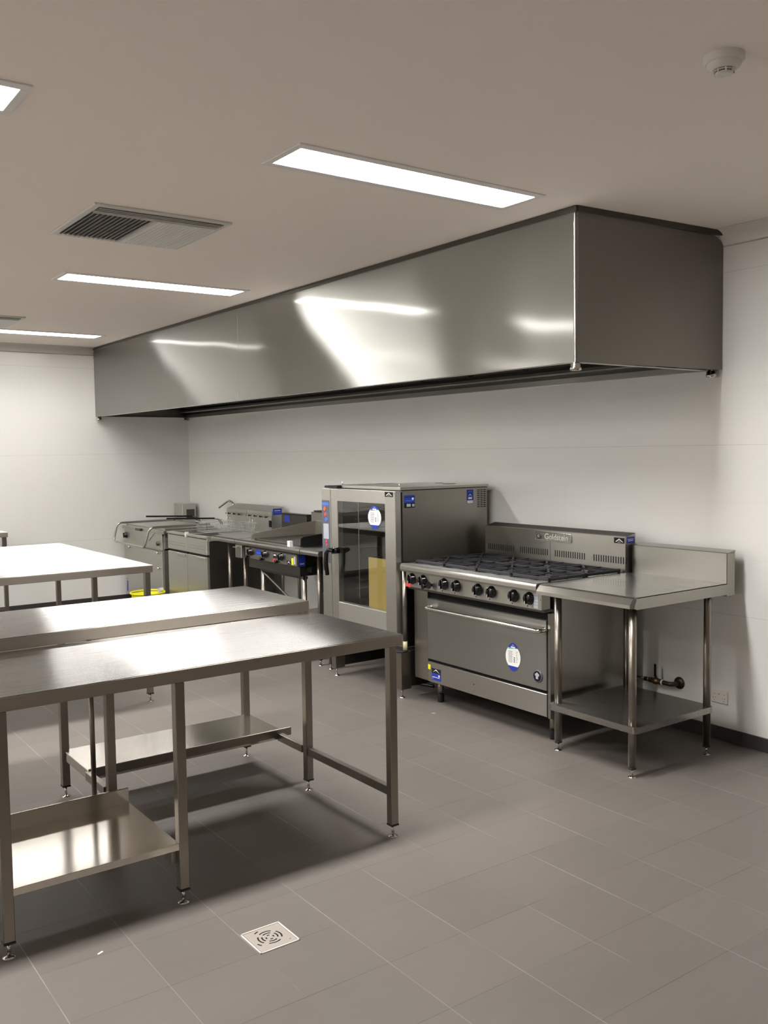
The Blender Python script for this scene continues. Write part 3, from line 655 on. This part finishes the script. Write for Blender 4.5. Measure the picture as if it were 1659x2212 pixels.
# control column
DY = 3.745
b = MB().box(-5.99, -5.868, DY, OY0, OZ0-.005, OZ1-.004, 'bz', .003); cc = b.build('control_column', t)
b = MB().box(-5.986, -5.880, DY-.002, DY, .862, 1.338, 'panelgrey', .001)
b.box(-5.982, -5.884, DY-.003, DY-.002, 1.300, 1.322, 'lblue')
b.box(-5.965, -5.892, DY-.003, DY-.002, 1.045, 1.160, 'display')
kp = b.build('keypad', cc, 'blue-grey keypad with coloured buttons')
for x, z, c_, r in ((-5.945, 1.272, 'orange', .017), (-5.936, 1.230, 'red', .015), (-5.925, 1.190, 'lblue', .016), (-5.925, 1.028, 'red', .012), (-5.925, 1.000, 'red', .010), (-5.955, .925, 'orange', .010)):
    kp_b = MB().lathe([(r, 0), (r*.9, .003)], (x, DY-.002, z), NY, c_, 18)
    kp_b.build('keypad_button', cc)
# door
DX0, DX1, DZ0, DZ1 = -5.862, -5.05, OZ0-.005, OZ1-.004
gx0, gx1, gz0, gz1 = -5.772, -5.172, .583, 1.336
b = MB()
b.box(DX0, gx0, DY, OY0-.006, DZ0, DZ1, 'bz', .003); b.box(gx1, DX1, DY, OY0-.006, DZ0, DZ1, 'bz', .003)
b.box(gx0-.004, gx1+.004, DY, OY0-.006, gz1, DZ1, 'bx', .003); b.box(gx0-.004, gx1+.004, DY, OY0-.006, DZ0, gz0, 'bx', .003)
door = b.build('door', t)
MB().box(gx0-.002, gx1+.002, DY+.004, DY+.009, gz0-.002, gz1+.002, 'glass').build('door_glass', door)
peak_badge(door, -5.168, -5.073, DY-.0002, 1.388, 1.422)
oval_sticker(door, -5.298, DY+.003, 1.238, .080, .084)
b = MB().cyl((-5.765, DY, .970), (-5.765, DY-.055, .970), .024, 'gloss', 20)
b.tube([(-5.742, DY-.060, .972), (-5.795, DY-.066, .978), (-5.822, DY-.070, .955), (-5.827, DY-.072, .87), (-5.832, DY-.060, .785)], .016, 'gloss', 12, fil=.02)
b.tube([(-5.836, DY-.084, .955), (-5.842, DY-.086, .88), (-5.846, DY-.078, .82)], .006, 'chrome', 8)
b.build('door_handle', door, 'curved black lever handle')
# inside
b = MB()
for x in (-5.72, -5.20):
    for y in (3.90, 4.25): b.tube([(x, y, .56), (x, y, 1.34)], .005, 'chrome', 8)
    for i in range(10): b.tube([(x, 3.86, .60+i*.075), (x, 4.30, .60+i*.075)], .004, 'chrome', 6)
b.build('rack', t)
b = MB().lathe([(.17, 0), (.17, .01), (.155, .012)], (-5.55, 4.385, .98), NY, 'dark', 32)
b.build('fan_guard', t)
MB().box(-5.84, OX1-.02, OY0+.03, OY1-.05, .345, OZ0-.002, 'sx', .003).build('base_panel', t)
cbd = MB().box(-5.463, -5.168, DY+.060, DY+.068, .545, .940, 'card').build('cardboard_sheet', None, 'plain brown cardboard sheet standing behind the oven door glass', 'cardboard')
t = thing('oven_stand', 'low steel stand on short box legs carrying the tall combi oven', 'stand', (-5.45, 4.15, 0))
b = MB()
for (x0_, x1_) in ((-5.905, -5.845), (-5.085, -5.015)):
    l = MB().box(x0_, x1_, 3.755, 3.84, .062, .325, 'legs', .002).box(x0_+.01, x1_-.01, 3.84, 4.50, .075, .325, 'dark').build('side_frame', t)  # darker rear panel paints the shade behind the leg
    for y in (3.785, 4.46):
        xx = (x0_+x1_)/2; MB().cyl((xx, y, .006), (xx, y, .062), .006, 'chrome', 10).lathe([(.022, 0), (.022, .003), (.009, .008)], (xx, y, 0), (0, 0, 1), 'chrome', 18).build('foot', l)
MB().box(-5.905, -5.015, 4.44, 4.48, .22, .325, 'legs', .002).build('rail', t)
MB().box(-5.905, -5.04, 3.80, 4.50, .325, .345, 'dark', .002).build('top_plate', t)
b = MB().cyl((-5.045, 3.770, .326), (-5.045, 3.770, .336), .055, 'black', 24); b.build('corner_pad', t)
b = MB().cyl((-5.015, 3.79, .40), (-5.015, 3.79, .885), .017, 'legs', 16); t2 = b.build('drain_pipe', None, 'slim grey upright pipe between combi oven and range, its lower end cream', 'pipe')
MB().cyl((-5.015, 3.79, .337), (-5.015, 3.79, .40), .0155, plain('cream_plastic', (205, 196, 160), .5), 16).build('pipe_end', t2)
b = MB().tube([(-5.55, 4.30, .322), (-5.60, 4.25, .20), (-5.52, 4.10, .03), (-5.35, 4.05, .012), (-5.12, 4.12, .012)], .012, 'black', 8, fil=.06)
b.build('power_cable', t)

# ------------------------------------------------------------------ griddle with its stand and infill benches
def nose(b, x0, x1, mat='sx', z=.938, y=3.755):
    b.prism([(y+.03, z), (y+.008, z), (y-.006, z-.008), (y-.012, z-.022), (y-.008, z-.042), (y+.03, z-.044)], 0, x0, x1, mat)
def infill(x0, x1, label, legsx, dk=False):
    t = thing('infill_bench', label, 'bench', ((x0+x1)/2, 4.15, 0), 'infill benches among the cookers')
    b = MB().box(x0, x1, 3.78, 4.52, .898, .938, 'sx', .002); nose(b, x0, x1); b.build('bench_top', t)
    b = MB().box(x0, x1, 4.50, 4.56, .938, 1.105, 'dark' if dk else 'sx', .003); b.box(x0, x1, 4.495, 4.56, 1.105, 1.114, 'black', .001)  # dark variant paints the dim reflections in the splashback
    if dk: b.box(x0+.06, x0+.16, 4.4985, 4.50, 1.03, 1.09, 'blue')
    b.build('splashback', t)
    for x in legsx:
        for y in (3.86, 4.42): rd_leg(t, x, y, .898, .016)
    return t
infill(-7.945, -7.472, 'narrow steel bench with dark legroom between deep fryer and griddle', (-7.80, -7.492), True)
infill(-6.330, -6.055, 'narrowest steel bench squeezed between griddle and combi oven', (-6.23, -6.08))
t = thing('gas_griddle', 'countertop gas griddle with tall dark side guards and three knobs', 'griddle', (-6.9, 4.1, .70), )
GX0, GX1 = -7.465, -6.338
b = MB().box(-7.30, -6.425, 3.80, 4.50, .70, .89, 'dark'); b.box(GX0, GX1, 3.785, 4.50, .885, .936, 'sx', .002); nose(b, GX0, GX1)
b.box(-7.30, -6.345, 3.86, 4.50, .735, .775, 'black'); b.build('body', t)
b = MB().box(-7.302, -6.418, 3.762, 3.80, .785, .878, 'sx', .003); b.box(-6.455, -6.43, 3.7605, 3.762, .800, .862, 'display'); b.box(-6.418, -6.40, 3.77, 3.84, .78, .88, 'dark')
cp = b.build('control_panel', t)
for x in (-7.195, -6.930, -6.655): knob(cp, x, 3.762, .843, .030); MB().lathe([(.014, 0), (.018, .02), (.012, .024)], (x-.06 if x < -6.7 else x-.075, 3.762, .800), NY, 'gloss', 14).build('igniter_button', cp)
b = MB().box(-7.095, -7.005, 3.7605, 3.762, .828, .872, 'blue'); b.box(-7.085, -7.02, 3.7598, 3.7605, .84, .848, 'lblue'); b.build('blue_sticker', cp)
MB().box(-6.795, -6.735, 3.7605, 3.762, .790, .818, 'red').build('red_label', cp)
b = MB().box(-6.795, -6.735, 3.7605, 3.762, .822, .862, 'darkfill'); b.box(-6.785, -6.745, 3.76, 3.7605, .845, .855, 'white'); b.build('rating_label', cp)
MB().box(-6.492, -6.462, 3.7605, 3.762, .793, .848, 'yellow').build('yellow_sticker', cp)
b = MB().box(-6.565, -6.505, 3.7605, 3.762, .790, .822, 'darkfill'); b.prism([(-6.56, .797), (-6.535, .818), (-6.51, .795), (-6.535, .810)], 1, 3.760, 3.7605, 'white'); b.build('peak_badge', cp)
b = MB().box(-6.3995, -6.3985, 3.775, 3.835, .785, .875, 'blue'); b.box(-6.3985, -6.398, 3.785, 3.825, .80, .81, 'display'); b.build('blue_sticker', t)
b = MB().box(-7.46, -7.34, 3.745, 3.775, .775, .888, 'sx', .004); b.box(-7.462, -7.38, 3.72, 3.76, .864, .872, 'chrome', .002); b.build('grease_drawer', t)
b = MB().box(-7.26, -6.42, 3.835, 4.48, .936, .952, 'grease', .003); b.build('griddle_plate', t)
def guard(x, y0, h0, h1, mat, name='side_guard', r=.03):
    z0 = .94
    pts = [(y0, z0), (4.49, z0), (4.49, z0+h1), (y0+r, z0+h0), (y0+.006, z0+h0-r*.5)]
    MB().prism(pts, 0, x, x+.006, mat).build(name, t)
guard(-7.272, 3.805, .055, .135, 'splash'); guard(-6.425, 3.805, .080, .135, 'black')
MB().box(-7.266, -6.425, 4.47, 4.485, .94, 1.075, 'splash').build('back_guard', t)
b = MB().box(-7.37, -6.40, 4.49, 4.60, .94, 1.150, 'sx', .003); b.box(-7.35, -6.42, 4.51, 4.59, 1.150, 1.156, 'black')
for i in range(40): b.box(-7.35+i*.0235, -7.341+i*.0235, 4.505, 4.595, 1.156, 1.162, 'dark')
b.build('flue', t)
MB().box(-6.545, -6.505, 3.755, 3.785, .938, .985, 'white').build('paper_tag', t)
t = thing('griddle_stand', 'open steel tube stand with diagonal brace carrying the griddle', 'stand', (-6.85, 4.1, 0))
for x in (-7.10, -6.41):
    for y in (3.83, 4.42): rd_leg(t, x, y, .70, .0205)
MB().tube([(-7.08, 3.83, .665), (-6.45, 3.83, .41)], .009, 'legs', 8).build('brace', t)
MB().tube([(-6.43, 4.42, .66), (-7.08, 4.42, .42)], .007, 'legs', 8).build('brace', t)
MB().box(-7.08, -6.43, 3.86, 4.40, .28, .30, 'shelfs', .002).build('shelf', t)
MB().box(-7.12, -6.39, 3.81, 3.85, .68, .70, 'black').box(-7.12, -6.39, 4.40, 4.44, .68, .70, 'black').build('rail', t)

# ------------------------------------------------------------------ deep fryer
t = thing('deep_fryer', 'twin-tank stainless deep fryer with two cabinet doors and hanging baskets', 'fryer', (-8.63, 4.15, 0))
FX0, FX1, FM = -9.105, -8.165, -8.628
FYY = 3.80
b = MB().box(FX0, FX1-.004, FYY+.03, 4.52, .12, .85, 'bz'); b.box(FX1-.004, FX1, FYY+.03, 4.52, .12, .85, 'dark'); b.box(FX0, FX1, FYY+.04, 4.45, .85, .862, 'darkfill')  # right side skinned in dark steel, painting the dim gap beside it
for (a0, a1, c0, c1) in ((FX0, FX1, FYY+.004, FYY+.045), (FX0, FX1, 4.40, 4.46), (FX0, FX0+.035, FYY+.04, 4.42), (FX1-.035, FX1, FYY+.04, 4.42), (FM-.03, FM+.03, FYY+.04, 4.42)): b.box(a0, a1, c0, c1, .855, .905, 'bx', .003)
b.box(FX0, FX1, FYY-.012, FYY+.004, .888, .902, 'bx', .002); b.box(FM-.018, FM+.012, FYY-.014, FYY+.02, .872, .925, 'outlet', .003)
b.build('body', t)
for a0, a1 in ((FX0, FM-.004), (FM+.004, FX1-.002)):
    p_ = MB().box(a0, a1, FYY, FYY+.03, .727, .878, 'bx', .003); p_.box(a0+.02, a1-.02, FYY+.002, FYY+.03, .868, .882, 'darkfill')
    p_.box(a0+.03, a1-.03, FYY-.001, FYY, .775, .777, 'dark'); p_.box(a0+.03, a1-.03, FYY-.001, FYY, .80, .802, 'dark'); p_.build('fascia', t)
    MB().box(a0+.01, a1-.01, FYY+.01, FYY+.03, .695, .727, 'darkfill').build('gap_strip', t)
    dd = MB().box(a0, a1, FYY, FYY+.028, .14, .703, 'bz', .003).build('door', t)
    MB().box((a0+a1)/2+.01, a1-.03, FYY-.010, FYY+.0, .668, .698, 'lid', .004).build('handle', dd)
# flue box with basket hangers
b = MB().prism([(4.46, .962), (4.46, 1.118), (4.475, 1.124), (4.585, 1.164), (4.60, 1.160), (4.60, .90), (4.46, .90)], 0, -9.05, -8.07, 'bx')
b.box(-9.045, -8.60, 4.452, 4.462, 1.075, 1.115, 'lid', .002); b.box(-8.565, -8.10, 4.452, 4.462, 1.082, 1.120, 'lid', .002)
b.box(-8.115, -8.075, 4.45, 4.462, .965, 1.03, 'darkfill')
fl = b.build('flue_box', t)
b = MB()
for i in range(16):
    x = -9.0+i*.058
    if -8.61 < x < -8.56: continue
    b.tube([(x, 4.452, 1.068), (x+.004, 4.415, 1.060), (x+.020, 4.41, 1.075), (x+.036, 4.42, 1.062)], .004, 'darkfill' if i % 2 else 'chrome', 6)
b.build('basket_hooks', fl)
MB().box(-8.069, -8.068, 4.475, 4.575, 1.085, 1.148, 'blue').box(-8.068, -8.0675, 4.49, 4.56, 1.105, 1.11, 'lblue').box(-8.068, -8.0675, 4.49, 4.56, 1.125, 1.13, 'white').build('blue_sticker', fl)
for x in (FX0+.05, FX1-.05):
    for y in (FYY+.06, 4.46): rd_leg(t, x, y, .12, .02, .04)

def basket(x, y, label, hl=.50):
    """wire basket with a long black handle towards the front left"""
    t = thing('fryer_basket', label, 'fryer basket', (x, y, .895), 'wire fryer baskets')
    b = MB(); w, l, h = .135, .16, .105; z0 = .895; z1 = z0+h
    for z, s in ((z1, 1), (z0+.055, .95), (z0, .9)): b.tube([(x-w*s, y-l*s, z), (x+w*s, y-l*s, z), (x+w*s, y+l*s, z), (x-w*s, y+l*s, z)], .0035 if z == z1 else .002, 'basket', 6, fil=.012, closed=True)
    for i in range(9):
        f = -1+2*i/8
        for s in (-1, 1): b.tube([(x+w*f, y+s*l, z1), (x+w*f*.9, y+s*l*.9, z0)], .0014, 'basket', 4)
        b.tube([(x+w*f*.9, y-l*.9, z0), (x+w*f*.9, y+l*.9, z0)], .0014, 'basket', 4)
    for i in range(14):
        f = -1+2*i/13
        for s in (-1, 1): b.tube([(x+s*w, y+l*f, z1), (x+s*w*.9, y+l*f*.9, z0)], .0014, 'basket', 4)
        b.tube([(x-w*.9, y+l*f*.9, z0), (x+w*.9, y+l*f*.9, z0)], .0014, 'basket', 4)
    b.build('wire_mesh', t)
    b = MB().tube([(x-.02, y-l, z1), (x-.02, y-l-.03, z1+.05), (x-.018, y-l-.09, z1+.062)], .004, 'chrome', 8, fil=.02); b.tube([(x+.02, y-l, z1), (x+.02, y-l-.03, z1+.05), (x+.018, y-l-.09, z1+.062)], .004, 'chrome', 8, fil=.02)
    b.tube([(x, y-l-.08, z1+.062), (x, y-l-.08-hl, z1+.085)], .0085, 'black', 10)
    b.build('handle', t)
    b = MB().tube([(x-.03, y+l, z1), (x-.03, y+l+.012, z1+.04), (x+.03, y+l+.012, z1+.04), (x+.03, y+l, z1)], .003, 'chrome', 6, fil=.008); b.build('hook', t)
    return t
bk = basket(-8.87, 4.22, 'left wire fryer basket, beside the flat steel lid')
dup(bk, (.47, .02, 0), 'right wire fryer basket, nearest the griddle')

# pot-filler spout
b = MB().cyl((-9.21, 4.63, 0), (-9.21, 4.63, 1.0), .013, 'chrome', 14); b.tube([(-9.21, 4.63, 1.0), (-9.21, 4.63, 1.14), (-9.32, 4.62, 1.185), (-9.53, 4.60, 1.095)], .0115, 'chrome', 10, fil=.05)
b.build('swivel_spout', None, 'thin bent metal swivel spout rising behind the fryer flue', 'tap')

# ------------------------------------------------------------------ tilting pan at the far end
t = thing('bratt_pan', 'boxy stainless bratt pan under a flat lid in the far corner', 'cooker', (-9.84, 4.15, 0))
BX0, BX1 = -10.375, -9.275
b = MB().box(BX0+.02, BX1, 3.83, 4.45, .12, .68, 'bz'); b.box(BX0, BX1+.01, 3.83, 4.45, .70, .86, 'bx', .003)
b.box(BX0+.04, BX1-.03, 3.86, 4.40, .68, .70, 'darkfill'); b.build('body', t)
b = MB().box(BX0+.02, BX1, 3.80, 3.83, .12, .672, 'bx', .003); p_ = b.build('door', t)
for x, z in ((-9.36, .655), (-9.36, .49), (-10.2, .655)): MB().cyl((x, 3.80, z), (x, 3.775, z), .012, 'chrome', 12).build('latch', p_)
b = MB().box(BX0+.02, BX1+.01, 3.80, 3.83, .688, .872, 'bx', .003); p_ = b.build('control_panel', t)
b = MB().prism([(-10.12, .862), (-9.45, .862), (-9.62, .765), (-9.95, .765)], 1, 3.795, 3.80, 'bx'); b.build('pouring_spout', t)
knob(p_, -10.30, 3.80, .785, .034)
MB().lathe([(.026, 0), (.022, .02), (.012, .024)], (-9.365, 3.80, .755), NY, 'dark', 16).build('knob', p_)
b = MB().box(BX0-.03, BX1+.08, 3.79, 4.42, .862, .898, 'lid', .006, 2); b.box(BX0, BX1+.02, 3.83, 4.40, .898, .916, 'lid', .006, 2)
b.box(-9.95, -9.80, 3.77, 3.80, .862, .89, 'dark', .003)
b.build('lid', t)
b = MB().tube([(-10.36, 4.42, .925), (-10.36, 3.72, .925), (-10.39, 3.68, .720), (-9.45, 3.68, .710), (-9.40, 3.72, .925), (-9.40, 4.42, .925)], .0115, 'lid', 10, fil=.06)
b.build('tube_handle', t, 'bent tube loop along the lid and down the front')
b = MB().box(-10.44, -10.20, 4.45, 4.62, .86, 1.115, 'bz', .004); b.box(-10.44, -10.20, 4.45, 4.60, .10, .86, 'dark'); b.build('column', t)
MB().box(-10.200, -10.195, 4.50, 4.60, .93, 1.05, 'dark').build('column_shade', t)  # dark sheet painting the shade on the column's side
for x in (BX0+.08, BX1-.06):
    for y in (3.88, 4.38): rd_leg(t, x, y, .12, .02, .04)
b = MB().box(BX0+.05, BX0+.085, 3.799, 3.80, .14, .26, 'blue'); b.box(BX0+.05, BX0+.085, 3.7985, 3.799, .28, .285, 'darkfill'); b.build('blue_sticker', t)

# yellow bin
bx, by, bz = -9.16, 3.585, .285
t = thing('waste_bin', 'round bin with a bright yellow rim before the fryer', 'bin', (bx, by, 0))
MB().lathe([(.125, .0), (.165, bz-.02), (.158, bz-.02), (.118, .01)], (bx, by, 0), (0, 0, 1), 'yellow', 32).build('bucket', t)
b = MB().tube([(bx+.172*math.cos(a), by+.172*math.sin(a), bz-.008) for a in [2*math.pi*i/36 for i in range(36)]], .010, 'yellow', 10, closed=True); b.build('rim', t)
b = MB(); random.seed(3)
for i in range(9):
    x, y = bx+.02+random.uniform(-.05, .10), by+.10+random.uniform(-.03, .04); z = bz-.02+random.uniform(0, .02)
    u = Vector((random.uniform(-1, 1), random.uniform(-.6, .6), random.uniform(.1, .6))).normalized()*.04; w = Vector((random.uniform(-.5, .5), random.uniform(-1, 1), random.uniform(.2, .8))).normalized()*.02
    p = Vector((x, y, z)); q = p+u*.5+w+Vector((0, 0, .012))
    b.add([p, p+u, p+u+w, p+w, q, q+Vector((0, 0, .003))], [(0, 1, 4), (1, 2, 4), (2, 3, 4), (3, 0, 4), (0, 3, 5), (3, 2, 5), (2, 1, 5), (1, 0, 5)], 'bag')
b.build('crumpled_liner', None, 'crumpled white plastic liner sticking out of the yellow bin', 'plastic bag')

# ------------------------------------------------------------------ gas valve, outlet, drain, scraps
t = thing('gas_valve', 'brass gas pipe and valve on the wall behind the small bench', 'pipe', (-3.55, 4.62, .25))
MB().lathe([(.037, 0), (.034, .008), (.016, .012)], (-3.434, WY, .279), NY, 'bronze', 28).build('wall_flange', t)
b = MB().tube([(-3.434, WY, .279), (-3.434, 4.60, .279), (-3.50, 4.60, .279)], .014, 'bronze', 12, fil=.03); b.cyl((-3.50, 4.60, .279), (-3.51, 4.60, .279), .0165, 'white', 16); b.build('elbow', t)
b = MB().cyl((-3.51, 4.60, .279), (-3.53, 4.60, .279), .018, 'brass', 8, smooth=False); b.lathe([(.012, 0), (.021, .015), (.021, .035), (.012, .05)], (-3.53, 4.60, .279), (-1, 0, 0), 'brass', 16)
b.cyl((-3.58, 4.60, .279), (-3.60, 4.60, .279), .018, 'brass', 6, smooth=False); b.cyl((-3.615, 4.60, .279), (-3.635, 4.60, .279), .015, 'brass', 6, smooth=False); b.build('valve_body', t)
b = MB().cyl((-3.555, 4.60, .295), (-3.555, 4.60, .312), .007, 'brass', 10); b.box(-3.563, -3.547, 4.590, 4.597, .305, .385, 'gloss', .003); b.build('lever', t)
MB().cyl((-3.60, 4.60, .279), (-3.71, 4.60, .279), .0085, 'chrome', 12).build('pipe', t)
t = thing('power_outlet', 'white double power outlet low on the wall, right of the small bench', 'power outlet', (-3.155, WY, .215))
MB().box(-3.209, -3.102, WY-.010, WY, .217, .288, 'outlet', .003, 2).build('cover_plate', t)
for x in (-3.187, -3.125):
    MB().box(x-.008, x+.008, WY-.013, WY-.010, .266, .276, 'outlet', .001).build('switch', t)
    b = MB()
    for dx, dz in ((-.007, .006), (.007, .006), (0, -.009)): b.box(x+dx-.0012, x+dx+.0012, WY-.0106, WY-.0098, .240+dz-.003, .240+dz+.003, 'darkfill')
    b.build('socket_holes', t)
MB().cyl((-3.156, WY-.0115, .270), (-3.156, WY-.010, .270), .0032, 'red', 12).build('indicator', t)
MB().box(-3.209, -3.102, WY-.0035, WY-.0005, .2135, .2165, 'ventdark').build('painted_shadow', t)  # grey strip painted as the shadow under the cover plate

t = thing('floor_drain', 'square steel floor drain with ring slots set in the tiles', 'floor drain', (-2.80, 1.505, 0))
cx, cy = -2.80, 1.504
b = MB(); h_ = .078
for (a0, a1, c0, c1) in ((cx-h_, cx+h_, cy-h_, cy-h_+.006), (cx-h_, cx+h_, cy+h_-.006, cy+h_), (cx-h_, cx-h_+.006, cy-h_, cy+h_), (cx+h_-.006, cx+h_, cy-h_, cy+h_)): b.box(a0, a1, c0, c1, 0, .0035, 'vent', .0006)
b.build('drain_rim', t)
gr = plain('scuffed_drain_steel', (196, 186, 176), .45, .55)
b = MB().box(cx-h_+.008, cx+h_-.008, cy-h_+.008, cy+h_-.008, .0003, .0028, gr, .0005)
def slot(r, a0, a1, w=.0028):
    n = 10; o = []; i_ = []
    for k in range(n+1):
        a = math.radians(a0+(a1-a0)*k/n); o.append((cx+(r+w)*math.cos(a), cy+(r+w)*math.sin(a))); i_.append((cx+(r-w)*math.cos(a), cy+(r-w)*math.sin(a)))
    vs = [(x, y, .0030) for x, y in o+i_]; n1 = n+1
    b.add(vs, [(k, k+1, n1+k+1, n1+k) for k in range(n)], 'darkfill')
for r, half in ((.014, 22), (.028, 32), (.042, 33), (.056, 33)):
    for q_ in (0, 90, 180, 270):
        if r > .05: continue
        slot(r, q_-half, q_+half)
slot(.060, 205-9, 205+9); slot(.060, 295-9, 295+9)
b.cyl((cx+.052, cy+.052, .0028), (cx+.052, cy+.052, .0034), .003, 'ventdark', 8)
b.build('grate', t)
def scrap(px, y, l, a, lab):
    MB().add([(px, y, .001), (px+l*math.cos(a), y+l*math.sin(a), .001), (px+l*math.cos(a), y+l*math.sin(a), .004), (px, y, .004), (px+.003, y+.003, .001), (px+l*math.cos(a)+.003, y+l*math.sin(a)+.003, .001)],
             [(0, 1, 2, 3), (3, 2, 5, 4), (0, 4, 5, 1), (0, 3, 4), (1, 5, 2)], 'white').build('paper_scrap', None, lab, 'scrap', 'white scraps on the floor')
scrap(-5.46, 2.30, .045, 1.9, 'tiny white scrap on the floor beyond the raised table legs')
scrap(-4.62, 3.70, .02, .6, 'tiny white scrap on the floor before the kick panel of the range')
scrap(-3.06, .98, .022, 2.0, 'tiny white scrap on the floor left of the square drain')
